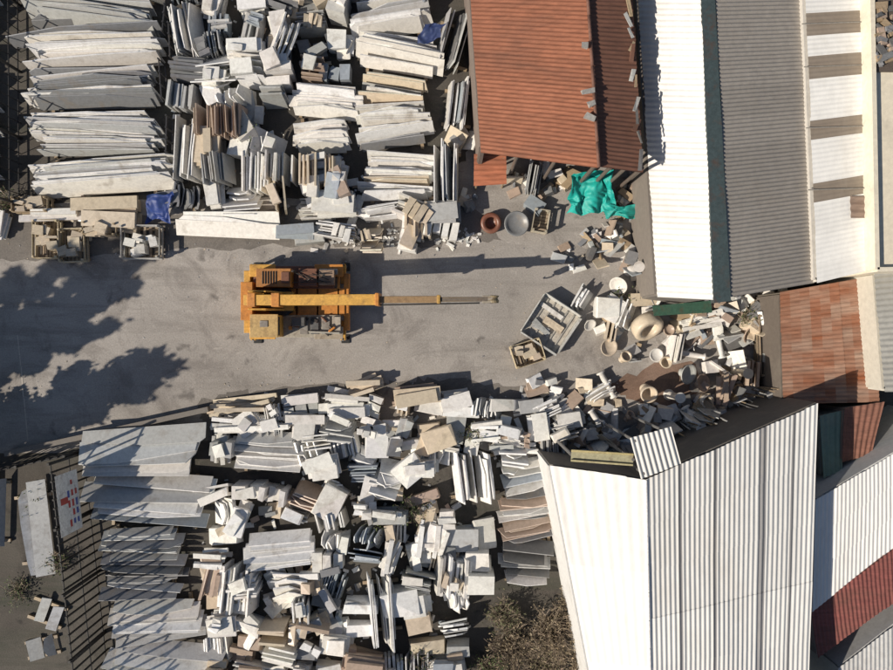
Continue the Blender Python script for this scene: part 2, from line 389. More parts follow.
for k in range(4): mb.box(TR(p+Rz@Vector((U(-.5,.5),U(-.5,.5),.24)),rz+U(-.2,.2),U(-.1,.1)),(U(.6,1.2),U(.15,.35),U(.03,.08)),pick([W2,T,G]),.02)
mb.obj('body',M_paint,e)
# ---------------------------------------------------------------- tarps
def tarp(name,quad,zs,col,amp=.25,n=26,seed=0):
    mb=MB(); c=[P(x,y,z) for (x,y),z in zip(quad,zs)]
    for j in range(n+1):
        for i in range(n+1):
            u=i/n;v=j/n; p=(c[0]*(1-u)+c[1]*u)*(1-v)+(c[3]*(1-u)+c[2]*u)*v
            q=Vector((p.x*1.5+seed,p.y*1.5,0)); d=abs(noise.noise(q))*1.2+abs(noise.noise(q*3))*.4+abs(noise.noise(q*7))*.15
            mb.v.append(p+Vector((noise.noise(q*1.3+Vector((9,0,0)))*.22,noise.noise(q*1.3+Vector((0,9,0)))*.22,d*amp)))
    for j in range(n):
        for i in range(n):
            a=j*(n+1)+i; mb.poly([a,a+1,a+n+2,a+n+1],vary(col,.05))
    return mb.obj(name,M_tarp,None,True)
tarp('teal_tarpaulin',[(572,172),(612,172),(614,212),(566,216)],[1.3,1.2,.6,.5],(.01,.38,.33),.4,40)
tarp('teal_tarpaulin',[(600,207),(638,205),(636,219),(604,219)],[.7,.7,.5,.4],(.01,.30,.26),.3,24,5)
tarp('blue_tarpaulin',[(150,196),(172,194),(170,222),(146,222)],[.9,.9,.4,.4],(.02,.05,.22),.3,24,3)
tarp('blue_tarpaulin',[(424,24),(446,22),(440,42),(416,44)],[1.3,1.3,1.1,1.1],(.03,.05,.15),.2,18,7)
# ---------------------------------------------------------------- buildings
def corr(name,c,along,col,mat,parent,pitch=.18,amp=.028,panel=.95,cv=.07,rows=3,colf=None):
    if along=='u': c=[c[0],c[3],c[2],c[1]]
    Lu=((c[1]-c[0]).length+(c[2]-c[3]).length)/2
    nw=max(2,int(Lu/pitch)); ns=nw*6
    nrm=(c[1]-c[0]).cross(c[3]-c[0]).normalized()
    if nrm.z<0: nrm=-nrm
    mb=MB()
    rr=rows*3
    shade={}
    for j in range(rr):
        v0=(j)/rr; v1=(j+1)/rr
        o=len(mb.v)
        lift=.014*(j//3%2)
        for v in (v0-(.002 if j%3==0 else 0),v1):
            for i in range(ns+1):
                u=i/ns; p=(c[0]*(1-u)+c[1]*u)*(1-v)+(c[3]*(1-u)+c[2]*u)*v
                w=noise.noise(Vector((p.x*.4,p.y*.4,3)))*.07
                ed=0
                if j==rr-1 and v==v1 or j==0 and v<=0: ed=.05*noise.noise(Vector((int(i/ns*Lu/panel)*3.3,j,7)))
                vv=(c[3]-c[0]).normalized()*ed
                mb.v.append(p+vv+nrm*(amp*math.sin(2*math.pi*i/6)+lift+w))
        for i in range(ns):
            pn=int(i/ns*Lu/panel); key=(pn,j//3)
            if key not in shade: shade[key]=1+U(-cv,cv)
            cc=colf((i+.5)/ns,(v0+v1)/2) if colf else col
            k=shade[key]; mb.poly([o+i,o+i+1,o+ns+2+i,o+ns+1+i],tuple(min(.84,x*k) for x in cc))
    return mb.obj(name,mat,parent,True)
def wall(mb,a,b,ztop_a,ztop_b,col,th=.15,z0=0):
    a=Vector((a.x,a.y,0));b=Vector((b.x,b.y,0)); d=(b-a).normalized(); n=Vector((-d.y,d.x,0))*th/2
    o=len(mb.v)
    for p,zt in ((a,ztop_a),(b,ztop_b)):
        for s in (-1,1):
            mb.v.append(p+n*s+Vector((0,0,z0))); mb.v.append(p+n*s+Vector((0,0,zt)))
    for q in ((0,4,5,1),(2,3,7,6),(1,5,7,3),(0,2,6,4),(0,1,3,2),(4,6,7,5)): mb.poly([o+i for i in q],col)
def inset(c,d=.12):
    ce=sum(c,Vector())/4
    return [p+(ce-p).normalized()*d for p in c]
def walls(name,c,col,parent,mat=M_wall,skip=(),drop=.1):
    mb=MB(); q=inset(c)
    for i in range(4):
        if i in skip: continue
        a=q[i];b=q[(i+1)%4]; wall(mb,a,b,a.z-drop,b.z-drop,vary(col,.04))
    return mb.obj(name,mat,parent)
e=empty('rusty_sheet_cover')
cR=[P(474,154,1.5),P(506,155,1.4),P(507,184,1.1),P(474,186,1.1)]
corr('sheet',cR,'u',(.42,.15,.08),M_rust,e,.17,.02,.6,.1,1)
mb=MB()
for q in inset(cR,.15): mb.tube(Vector((q.x,q.y,0)),q,.04,WD,6)
mb.obj('posts',M_wood,e)
e=empty('rusty_roof_shed')
c=[P(466,-60,3.4),P(583,-60,4.1),P(598,168,4.1),P(481,153,3.4)]
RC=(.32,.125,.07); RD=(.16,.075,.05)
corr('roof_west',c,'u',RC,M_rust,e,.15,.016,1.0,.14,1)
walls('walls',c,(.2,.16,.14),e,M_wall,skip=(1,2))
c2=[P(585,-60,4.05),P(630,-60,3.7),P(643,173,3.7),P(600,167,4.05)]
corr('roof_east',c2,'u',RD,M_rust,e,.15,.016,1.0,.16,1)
mb=MB(); a=P(584,-60,4.16); b=P(599,168,4.16)
for i in range(9):
    p=a.lerp(b,i/9);q=a.lerp(b,(i+.97)/9); mb.tube(p,q,.06,(.18,.09,.065),8)
mb.obj('ridge_cap',M_rust,e,True)
mb=MB()
for t in (0,.33,.66,1):
    for (p0,p1) in ((c[3],c[2]),(c2[3],c2[2])):
        p=p0.lerp(p1,t); mb.tube(Vector((p.x,p.y+.2,0)),Vector((p.x,p.y+.2,p.z-.1)),.07,(.15,.12,.1),8)
mb.obj('posts',M_metal,e)
mb=MB()
for (x,y) in ((584,46),(588,92),(591,104),(590,118)):
    p=P(x,y,4.2); mb.box(TR(p,U(-.5,.5)),(U(.2,.45),.16,.1),(.36,.35,.33),.03)
mb.obj('roof_weights',M_metal,e)
mb=MB()
for i in range(12):
    p=P(629+i*1.0+U(-2,1),2+i*14+U(-5,5),3.85); mb.box(TR(p,1.5+U(-.5,.5),0,U(-.1,.1)),(U(.2,.8),U(.06,.16),.04),pick([D,WD,G,RD]),.02)
mb.obj('roof_edge_boards',M_wood,e)
e=empty('corrugated_warehouse')
cA=[P(634,-60,2.6),P(699,-60,4.3),P(714,300,4.3),P(657,297,2.6)]
corr('roof_west',cA,'u',(.76,.755,.74),M_white,e,.2,.018,1.0,.04,1)
cB=[P(712,-60,4.3),P(800,-60,3.6),P(815,283,3.6),P(731,297,4.3)]
corr('roof_east',cB,'u',(.34,.315,.285),M_sheet,e,.14,.024,1.0,.09,1)
mb=MB()
cg=[P(699,-60,4.34),P(712,-60,4.34),P(731,301,4.34),P(714,303,4.34)]
o=len(mb.v)
for a in cg: mb.v.append(a)
for a in cg: mb.v.append(a-Vector((0,0,.3)))
for q in ((0,3,2,1),(4,5,6,7),(0,1,5,4),(1,2,6,5),(2,3,7,6),(3,0,4,7)): mb.poly([o+i for i in q],(.06,.085,.09))
mb.obj('ridge_gutter',M_paint,e)
walls('walls_west',cA,(.2,.18,.16),e,skip=(1,)); walls('walls_east',cB,(.25,.23,.2),e,skip=(3,))
e=empty('skylight_warehouse')
cC=[P(803,-60,3.9),P(861,-60,3.9),P(871,270,3.9),P(817,283,3.9)]
def bands(u,v):
    y=-60+u*338
    for a,b in ((12,35),(55,78),(118,137),(180,199)):
        if a<y<b: return (.25,.21,.17)
    return (.80,.80,.78)
corr('roof',cC,'u',W,M_white,e,.16,.007,1.0,.04,1,bands)
walls('walls',cC,(.6,.58,.52),e)
corr('roof_patch',[P(850,196,3.97),P(870,196,3.97),P(871,218,3.97),P(851,218,3.97)],'u',(.27,.2,.16),M_rust,e,.2,.02,1,.1,1)
mb=MB()
for (x,y) in ((860,24),(862,67),(864,128),(866,190)): mb.tube(P(x-58,y,3.97),P(x+2,y-2,3.97),.02,(.3,.28,.25),5)
mb.obj('purlin_lines',M_metal,e)
e=empty('beige_building')
cD=[P(868,-60,4.3),P(1000,-60,4.3),P(1000,268,4.3),P(874,270,4.3)]
mb=MB()
for a in cD: mb.v.append(a)
mb.poly([0,3,2,1],(.78,.71,.57)); mb.obj('roof',M_wall,e)
mb=MB()
for i in range(4):
    a=cD[i];b=cD[(i+1)%4]; wall(mb,a,b,4.5,4.5,(.76,.70,.57),.15)
mb.obj('parapet_walls',M_wall,e)
mb=MB(); p=P(884,34,4.31)
mb.box(TR(p),(1.0,2.6,.06),(.12,.095,.08),.01)
for i in range(30): mb.box(TR(P(884+U(-9,8),34+U(-32,32),4.37),U(0,3)),(U(.1,.6),U(.06,.25),U(.05,.25)),pick([D,PK,WD,DG]),.02)
mb.obj('rooftop_junk',M_wood,e)
e=empty('rusty_lean_to')
cE=[P(780,292,2.2),P(868,277,2.6),P(880,402,2.6),P(783,404,2.2)]
def rb(u,v):
    n=noise.noise(Vector((u*7,v*6,1)))+.4*noise.noise(Vector((u*22,v*9,1)))
    return (.30+n*.08,.16+n*.11,.105+n*.10)
corr('roof',cE,'u',RC,M_rust,e,.15,.018,.8,.12,3,rb); walls('walls',cE,(.14,.12,.10),e)
e=empty('rusty_roof_hut')
cF=[P(845,408,2.7),P(884,402,2.7),P(872,455,2.6),P(842,462,2.6)]
corr('roof',cF,'v',(.22,.10,.07),M_rust,e,.2,.02,.8,.14,1); walls('walls',cF,(.25,.2,.17),e)
e=empty('green_roof_hut')
cG=[P(820,416,2.5),P(845,410,2.5),P(842,470,2.5),P(823,478,2.5)]
corr('roof',cG,'v',(.17,.25,.20),M_sheet,e,.2,.02,.8,.1,1); walls('walls',cG,(.2,.2,.17),e)
e=empty('grey_roof_building')
cH=[P(874,272,3.6),P(960,262,3.6),P(960,390,3.6),P(884,392,3.6)]
corr('roof',cH,'u',(.45,.44,.40),M_sheet,e,.2,.02,.8,.1,1); walls('walls',cH,(.6,.57,.5),e)
e=empty('white_shed')
zr=4.6
cI=[P(550,466,3.6),P(646,480,zr),P(652,760,zr),P(606,760,3.6)]
corr('roof_west',cI,'v',(.80,.79,.77),M_white,e,.3,.008,1.0,.03,1)
cJ=[P(646,480,zr+.03),P(818,404,4.3),P(806,760,4.3),P(652,760,zr+.03)]
def dk(u,v):
    x=646+u*172
    for a,b in ((677,681),(713,717),(760,767),(793,796)):
        if a<x<b: return (.25,.25,.255)
    return (.66,.66,.645)
corr('roof_east',cJ,'v',W,M_white,e,.17,.02,.9,.06,2,dk)
mb=MB()
pts=[cI[0],cI[1],cJ[1],cJ[2],cI[3]]
for i in range(5):
    a=pts[i]; b=pts[(i+1)%5]; wall(mb,a,b,a.z-.12,b.z-.12,(.14,.13,.12) if i<2 else (.7,.7,.69),.1)  # north walls get a dark colour that paints in their shade
mb.obj('walls',M_wall,e)
mb=MB()
for i in range(10):
    a=cI[1].lerp(cI[2],i/10)+Vector((0,0,.05)); b=cI[1].lerp(cI[2],(i+.98)/10)+Vector((0,0,.05)); mb.tube(a,b,.03,(.7,.7,.7),6)
mb.obj('ridge_trim',M_metal,e)
for i in range(20):
    mb=MB(); t=U(0,1); w=R()<.3; q=(cI[0].lerp(cI[1],t) if w else cI[1].lerp(cJ[1],t)); q=Vector((q.x,q.y+U(.2,.5),0)); h=U(.8,2.2)
    for k in range(2): mb.tube(q+Vector((k*.12,0,0)),q+Vector((U(-.3,.3)+k*.1,U(-.25,.05),h)),.03,pick([WD,D,G]),5)
    if i%2: slab(mb,q+Vector((0,.15,0)),U(.5,1.2),h*.8,.05,U(-.4,.4)+math.pi,.2,pick([G,DG,W2,PK]))
    mb.obj('leaning_planks',M_wood)
e=empty('corrugated_canopy')
cK=[P(630,438,4.85),P(671,427,4.85),P(681,464,4.85),P(641,479,4.85)]
corr('roof',cK,'v',(.60,.60,.58),M_white,e,.17,.028,1,.04,1)
mb=MB()
for q in inset(cK,.2): mb.tube(Vector((q.x,q.y,0)),q,.05,(.2,.2,.2),6)
mb.obj('posts',M_metal,e)
mb=MB(); a=P(572,455,4.0); b=P(634,460,4.6); d=b-a
M=Matrix.Translation((a+b)/2-Vector((0,0,.1)))@Matrix.Rotation(math.atan2(d.y,d.x),4,'Z')@Matrix.Rotation(-.23,4,'Y')
mb.box(M,(d.length,.34,.06),(.36,.34,.22),.01); mb.box(M@Matrix.Translation((0,.17,.06)),(d.length,.06,.12),(.45,.38,.18),.01); mb.box(M@Matrix.Translation((0,-.17,.06)),(d.length,.05,.1),(.4,.36,.2),.01)
for q in (a,b): mb.tube(Vector((q.x,q.y,0)),q-Vector((0,0,.1)),.06,(.2,.2,.2),6)
mb.obj('steel_beam',M_paint)
e=empty('white_roof_warehouse')
cL=[P(815,500,3.4),P(960,415,3.8),P(960,495,3.8),P(812,612,3.4)]
corr('roof',cL,'v',(.74,.73,.71),M_white,e,.17,.014,1,.06,1); walls('walls',cL,(.6,.6,.6),e)
e=empty('red_roof_warehouse')
cM=[P(811,612,3.3),P(960,497,3.7),P(960,555,3.5),P(818,658,3.1)]
corr('roof',cM,'v',(.22,.07,.06),M_rust,e,.17,.014,1,.1,1); walls('walls',cM,(.4,.3,.28),e)
e=empty('grey_roof_shed')
cN=[P(838,668,3.0),P(960,575,3.1),P(960,740,3.0),P(838,740,3.0)]
corr('roof',cN,'v',(.55,.55,.54),M_sheet,e,.17,.014,1,.1,1); walls('walls',cN,(.5,.5,.5),e)
e=empty('green_roof_shed')
cO=[P(764,672,3.9),P(800,642,3.9),P(830,720,3.9),P(764,740,3.9)]
corr('roof',cO,'v',(.05,.22,.17),M_sheet,e,.22,.03,1,.1,1); walls('walls',cO,(.2,.3,.28),e)
# ---------------------------------------------------------------- fences
def fence(name,a,b,h,bars=.13,col=(.012,.012,.014),r=.018):
    e=empty(name); mb=MB(); d=b-a; n=int(d.length/bars)
    for i in range(n+1):
        p=a+d*(i/n); mb.tube(p,p+Vector((0,0,h)),r,col,5)
    for z in (.2,h*.5,h-.08): mb.tube(a+Vector((0,0,z)),b+Vector((0,0,z)),.03,col,6)
    mb.obj('bars',M_metal,e); mb=MB()
    k=max(2,int(d.length/2.2))
    for i in range(k+1):
        p=a+d*(i/k); mb.box(TR(p),(.09,.09,h+.1),col)
    mb.obj('posts',M_metal,e); return e
fence('steel_fence',P(86,452),P(112,690),2.6,.33,(.008,.008,.009),.04)
fence('steel_fence',P(-8,470),P(84,450),1.4,.3)
fence('steel_fence',P(20,-60),P(22,205),1.6,.4)
mb=MB(); a=P(12,452);b=P(212,408); wall(mb,a,b,.5,.5,(.2,.18,.16),.2); mb.obj('low_wall',M_wall)
e=empty('warning_sign'); mb=MB()
def fp(py,z): 
    a=P(86,452);b=P(112,690); t=(py-452)/238; q=a.lerp(b,t); return Vector((q.x+.09,q.y,z))
def quad(mb,ya,yb,za,zb,dx,col):
    o=len(mb.v)
    for (y,z) in ((ya,za),(yb,za),(yb,zb),(ya,zb)):
        q=fp(y,z); mb.v.append(q+Vector((dx,0,0)))
    mb.poly([o,o+1,o+2,o+3],col)
quad(mb,464,520,1.0,2.5,0,(.78,.78,.76)); quad(mb,486,492,1.8,2.3,.006,(.5,.08,.06))
for i in range(5):
    for j in range(3): 
        if R()<.8: quad(mb,472+i*9,472+i*9+U(4,7),1.15+j*.26,1.15+j*.26+.14,.006,random.choice([(.5,.07,.06),(.08,.12,.4),(.08,.12,.4),(.2,.2,.2)]))
ob=mb.obj('panel',M_paint,e); sm=ob.modifiers.new('s','SOLIDIFY'); sm.thickness=.003
# ---------------------------------------------------------------- clutter
URN=[(.10,0),(.20,.03),(.20,.08),(.09,.14),(.13,.22),(.28,.42),(.32,.58),(.28,.66),(.34,.70),(.34,.74),(.27,.73),(.24,.55),(.10,.35),(.02,.32)]
BAS=[(.22,0),(.25,.1),(.18,.2),(.35,.35),(.52,.48),(.55,.54),(.50,.55),(.42,.47),(.25,.40),(.04,.38)]
RING=[(.30,0),(.42,0),(.44,.12),(.44,.30),(.40,.36),(.26,.36),(.24,.30),(.24,.06),(.02,.05)]
COL=[(.22,0),(.22,.08),(.15,.12),(.14,.7),(.12,1.3),(.19,1.36),(.2,1.42)]
POT=[(.16,0),(.24,.35),(.28,.38),(.28,.44),(.24,.44),(.22,.36),(.02,.34)]
def lobj(name,prof,px,py,s,col,rx=0,rz=0,z=0.01):
    mb=MB(); p=P(px,py,.2); p.z=z; mb.lathe(TR(p,rz,rx)@Matrix.Scale(s,4),prof,vary(col,.06),24); o=mb.obj(name,M_stone)
    me=o.data; me.polygons.foreach_set('use_smooth',[len(f.vertices)==4 for f in me.polygons])
lobj('stone_basin',RING,643,322,1.4,T,.9,.4,.35)
lobj('stone_basin',BAS,656,355,.5,W2); lobj('stone_urn',URN,645,388,1.0,T,.3,0,.1); lobj('stone_urn',URN,684,406,1.0,W,1.3,.5,.25)
lobj('stone_urn',URN,700,398,.8,W2,.4,1); lobj('stone_basin',BAS,516,223,.9,DG,.15); 
lobj('rusty_tub',RING,491,222,.95,(.20,.08,.05),.2); lobj('stone_urn',URN,664,362,.7,T); lobj('flower_pot',POT,668,330,.8,PK)
mb=MB()
for k in range(3): mb.rock(TR(P(606+k*5,306+k*3,.2)-Vector((0,0,.2)),k,U(-.2,.2)),(1.0,.8,.7-.1*k),W)
mb.obj('marble_boulder',M_stone)
for (x,y) in ((588,322),(722,372),(740,388),(745,330),(622,282),(626,420),(697,384),(750,404),(622,360),(606,346),(682,372)): 
    k,pf=random.choice([('stone_urn',URN),('flower_pot',POT),('stone_basin',BAS)]); lobj(k,pf,x,y,U(.45,.8),random.choice([W2,T,G,PK]),U(0,.9),U(0,6),.1)
for (x,y,r) in ((705,405,.3),(722,410,1.2),(676,352,1.4),(730,398,1.5),(590,410,.6),(716,330,.2),(600,372,.5)): lobj('stone_column',COL,x,y,.8,random.choice([W,T,W2]),1.5,r,.2)
for (x,y) in ((670,395),(735,372),(690,425),(630,270),(758,392)): lobj('stone_column',COL,x,y,U(.7,1.1),random.choice([W2,T,G]))
def clut(x,y,n,rad,hs=(.1,.6),pal=PAL,name='stone_offcut_pile'):
    mb=MB(); p0=P(x,y)
    for i in range(int(n*.72)):
        a=U(0,6.28); r=rad*1.1*math.sqrt(R()); q=p0+Vector((r*math.cos(a),r*math.sin(a),U(0,.15)*(1-r/(rad*1.1)))); L=U(.15,.75)*random.choice((.5,1,1))
        M=TR(q,U(0,3.1),U(-.3,.3),U(-.25,.25)); k=R()
        if k<.4: mb.rock(M,(L,L*U(.4,.9),U(*hs)*U(.4,1)),pick(pal))
        elif k<.75: mb.box(M,(L,L*U(.2,.9),U(*hs)*U(.4,1)),pick(pal),.03)
        else: mb.box(TR(q,U(0,3.1),U(.2,1.2)),(L*1.4,.05,U(*hs)*1.4),pick(pal),.01)
    mb.obj(name,M_stone)
CP=PAL+[T,T,T,WD,WD,PK,PK,PK,D,D,D,DG,DG,DG,G,G,WD]
for (x,y,n,r,h) in [(595,246,20,.7,.5),(572,258,10,.6,.3),(612,232,22,.6,.6),(638,262,34,.5,.9),(648,240,30,.4,1.1),(642,215,24,.4,1.0),(625,345,12,.7,.4),(690,330,30,.8,.7),(712,318,30,.8,.7),(740,322,34,.9,.8),
      (765,325,30,.7,.9),(650,290,22,.5,.7),(700,372,8,.6,.5),(728,360,20,.6,.6),(752,385,32,.8,.8),(735,405,32,.8,.7),(690,415,24,.7,.7),(655,422,26,.8,.6),(610,427,30,.9,.6),(575,405,26,.8,.6),(712,425,30,.8,.9),(755,415,26,.7,.9),
      (560,430,30,.8,.6),(540,198,12,.5,.6),(550,180,18,.6,.7),(470,200,14,.3,.5),(520,182,14,.5,.5),(775,400,24,.5,.8),(625,205,16,.4,.5),(586,440,30,.7,.7),(540,397,18,.7,.5),(635,180,20,.4,1.0),(620,445,30,.7,1.0),(640,320,10,.6,.5),(610,322,8,.5,.5),(780,350,24,.5,.8),(777,300,20,.4,.8),(655,275,20,.4,1.0),(462,140,16,.5,.6)]:
    clut(x,y,n,r,(.1,h),CP)
for (x,y,r,L,Wd,hh,k,b) in [(584,300,60,.9,.4,.5,'lean',G),(612,330,80,1.0,.5,.6,'up',T),(628,318,70,1.2,.4,.7,'lean',W2),(672,347,80,1.2,.4,.8,'up',W2),(600,395,30,1.2,.5,.5,'lean',W2),(752,372,85,1.2,.5,.8,'up',PK),
    (722,388,80,1.1,.3,.9,'sticks',PK),(570,420,10,1.1,.6,.5,'flat',W2),(548,412,25,1.1,.6,.6,'lean',W),(640,300,5,1.0,.5,.6,'flat',T),(535,180,80,1.2,.6,.9,'up',G),(700,322,15,1.6,.4,.4,'sticks',W2)]:
    mb=MB(); p=P(x,y,.4*hh); p.z=0; bundle(mb,p,math.radians(r),L,Wd,hh,k,b); mb.obj('stone_bundle',M_stone)
mb=MB(); p=P(682,309,1.6); mb.box(TR(p,.08),(2.2,.4,.04),(.05,.12,.08),.03); 
for s in (-1,1): mb.tube(Vector((p.x+s,p.y,0)),Vector((p.x+s,p.y,1.6)),.04,(.2,.2,.2),6)
mb.obj('green_awning',M_paint)
mb=MB()
for i in range(220):
    x=U(0,620); y=random.choice([U(238,262),U(375,398),U(245,390)])
    k=U(.01,.04); mb.box(TR(P(x,y)+Vector((0,0,.005)),U(0,3),U(-.3,.3)),(k*U(.8,2),k,k*.5),pick([G,T,DG]),k*.15)
for i in range(160):
    x=U(330,480); k=U(.02,.12); mb.box(TR(P(x,random.gauss(238,5))+Vector((0,0,.005)),U(0,3),U(-.3,.3)),(k*U(.8,2),k,k*.5),pick([W,W2,G]),k*.15)
mb.obj('stone_debris',M_stone)
# ---------------------------------------------------------------- crane
e=empty('mobile_crane',P(302,303)); e.scale=(1,.96,1)
OR=(.62,.25,.05); YE=(.70,.39,.08); BK=(.03,.03,.03); RB=(.20,.09,.055)
def part(name,fn,mat=M_paint,bev=.02,smooth=False):
    mb=MB(); fn(mb); return mb.obj(name,mat,e,smooth,bev)
def I(x,y,z,rz=0,rx=0,ry=0): return TR(Vector((x,y,z)),rz,rx,ry)
def f(mb):
    mb.box(I(0,0,.55),(3.7,1.1,.4),OR); mb.box(I(-.1,.98,.95),(3.1,.9,.10),RB); mb.box(I(.1,-.98,.95),(3.2,.9,.10),(.42,.38,.31))
    mb.box(I(-1.9,0,.6),(.25,2.5,.45),YE); mb.box(I(1.9,0,.55),(.2,2.3,.35),OR)
    for x in (-1.6,-.8,0,.8,1.6): mb.box(I(x,0,.85),(.1,2.8,.1),OR)
part('chassis',f)
def f(mb):
    for x in (-1.25,1.25):
        for y in (-1.2,1.2):
            mb.lathe(I(x,y+.17,.48,0,math.pi/2),[(.25,0),(.44,0),(.48,.05),(.48,.29),(.44,.34),(.25,.34)],BK,24)
            mb.lathe(I(x,y+.18,.48,0,math.pi/2),[(.1,0),(.22,.02),(.22,.34),(.1,.36)],YE,16)
part('wheels',f,M_metal,0)
def f(mb):
    for s in (-1,1):
        mb.box(I(1.25,s*1.25,1.02),(1.1,.5,.06),OR if s>0 else (.4,.34,.26)); mb.box(I(-1.3,s*1.25,1.02),(1.0,.5,.06),YE)
        for x in (-1.75,1.75):
            mb.box(I(x,s*1.15,.55),(.2,.8,.2),YE); mb.tube((x,s*1.5,.05),(x,s*1.5,.75),.07,(.3,.3,.3),10); mb.box(I(x,s*1.5,.01),(.35,.35,.05),BK)
part('outriggers',f)
def f(mb):
    mb.box(I(-.75,.92,1.05),(1.3,.72,.55),OR,0,(.45,.20,.06)); mb.box(I(.5,.95,1.05),(.7,.7,.35),RB)
    for i in range(6): mb.box(I(-1.15+i*.1,.92,1.60),(.04,.5,.03),BK)
    mb.box(I(-.3,.92,1.60),(.3,.45,.04),RB); mb.tube((.05,1.15,1.4),(.05,1.15,1.95),.05,BK,10)
    mb.box(I(1.2,.95,1.08),(.6,.6,.25),(.34,.24,.17)); mb.tube((.9,1.2,1.12),(1.6,1.2,1.12),.12,(.3,.3,.3),12)
    for i in range(9): mb.tube((U(-.2,1.5),U(.6,1.2),1.35),(U(-.2,1.5),U(.6,1.2),1.5),.02,BK,5)
part('engine_housing',f)
def f(mb):
    x0,x1,y0,y1=-1.5,-.5,-1.4,-.55
    mb.box(I(-1.0,-.98,1.05),(1.0,.85,.5),YE)
    for x in (x0+.04,x1-.04):
        for y in (y0+.04,y1-.04): mb.box(I(x,y,1.5),(.07,.07,.45),YE)
    mb.box(I(-1.0,-.98,1.95),(1.04,.90,.06),YE,0,(.58,.40,.17)); mb.box(I(-1.0,-.9,2.01),(.3,.25,.03),(.3,.28,.25))
part('operator_cab',f)
def f(mb):
    mb.box(I(-1.0,-1.385,1.56),(.84,.015,.38),(.05,.07,.08)); mb.box(I(-.535,-.98,1.56),(.015,.7,.38),(.05,.07,.08)); mb.box(I(-1.465,-.98,1.56),(.015,.7,.38),(.05,.07,.08))
part('cab_windows',f,M_metal,0)
def f(mb):
    mb.lathe(I(-.6,0,.95),[(.6,0),(.6,.18),(.5,.2)],BK,28)
    mb.box(I(-.9,0,1.15),(1.7,.75,.25),YE); 
    for s in (-1,1):
        mb.prism(I(-.95,s*.34,1.35),[(-.75,0),(.6,0),(.1,.95),(-.55,1.0)],.06,YE)
    mb.lathe(I(-1.05,.25,1.65,0,math.pi/2),[(.3,0),(.3,.04),(.2,.05),(.2,.45),(.3,.46),(.3,.5)],(.15,.12,.1),18)
    mb.box(I(-1.75,0,1.1),(.45,1.5,.55),OR)
    for i in range(4): mb.box(I(.3+i*.42,-.95,1.06),(.32,.7,.06+.03*(i%2)),random.choice([(.45,.4,.33),(.3,.28,.25),(.12,.12,.12)]))
    mb.box(I(.15,-.8,1.1),(.5,.35,.35),(.1,.1,.1)); mb.tube((.5,-1.2,1.2),(1.7,-1.25,1.2),.05,(.4,.38,.33),8)
    for i in range(8): mb.box(I(U(-.3,1.6),U(-1.3,-.6),1.12,U(0,3)),(U(.08,.3),U(.05,.2),U(.05,.2)),random.choice([BK,(.4,.35,.28),RB,OR]))
part('turntable',f)
sl=math.atan2(.75,9.1)
def along(t): return Vector((-1.6+t*math.cos(sl),0,2.2+t*math.sin(sl)))
def f(mb):
    for (t0,t1,w,h,c) in ((0,5.0,.40,.48,YE),(4.9,7.2,.25,.32,(.34,.22,.11)),(7.1,8.9,.17,.22,(.17,.14,.11))):
        mb.box(TR(along((t0+t1)/2)-Vector((0,0,h/2)),0,0,-sl),(t1-t0,w,h),c)
    mb.box(TR(along(4.95)-Vector((0,0,.28)),0,0,-sl),(.14,.48,.6),OR); mb.box(TR(along(7.15)-Vector((0,0,.22)),0,0,-sl),(.12,.32,.4),(.5,.3,.08))
    for t in (.3,1.2): mb.box(TR(along(t)-Vector((0,0,.26)),0,0,-sl),(.3,.52,.54),OR)
    mb.box(TR(along(8.9)-Vector((0,0,.18)),0,0,-sl),(.4,.28,.28),(.34,.30,.24)); mb.box(TR(along(6.3),0,0,-sl),(1.3,.18,.05),(.5,.46,.38))
part('boom',f,bev=.02)
def f(mb):
    mb.tube((-.35,0,1.3),along(2.3)-Vector((0,0,.3)),.12,YE,12); mb.tube(along(1.6)-Vector((0,0,.4)),along(3.3)-Vector((0,0,.25)),.07,(.5,.5,.5),10)
    for s in (-.1,.1): mb.tube(along(.6)+Vector((0,s,.14)),along(9.0)+Vector((0,s*.6,.1)),.009,(.25,.16,.06),5)
    mb.tube(along(5.0)+Vector((0,-.2,.0)),along(8.6)+Vector((0,-.14,.0)),.03,BK,6)
part('hydraulics_and_cable',f,M_metal,0)
def f(mb):
    p=along(9.1)
    for s in (-.06,.06): mb.tube((p.x,s,p.z-.1),(p.x,s,2.35),.012,BK,5)
    mb.lathe(TR(p+Vector((0,.14,-.05)),0,math.pi/2),[(.17,0),(.2,.02),(.14,.1),(.2,.2),(.17,.28)],(.25,.2,.12),16)
    mb.box(I(p.x,0,2.0),(.22,.16,.36),YE)
    last=Vector((p.x,0,2.0))
    for k in range(9):
        a=math.pi/2-k*math.pi*1.35/8; q=Vector((p.x+.12*math.cos(a),0,1.78+.12*math.sin(a))); mb.tube(last,q,.028,BK,6); last=q
part('hook_block',f,M_paint,0)
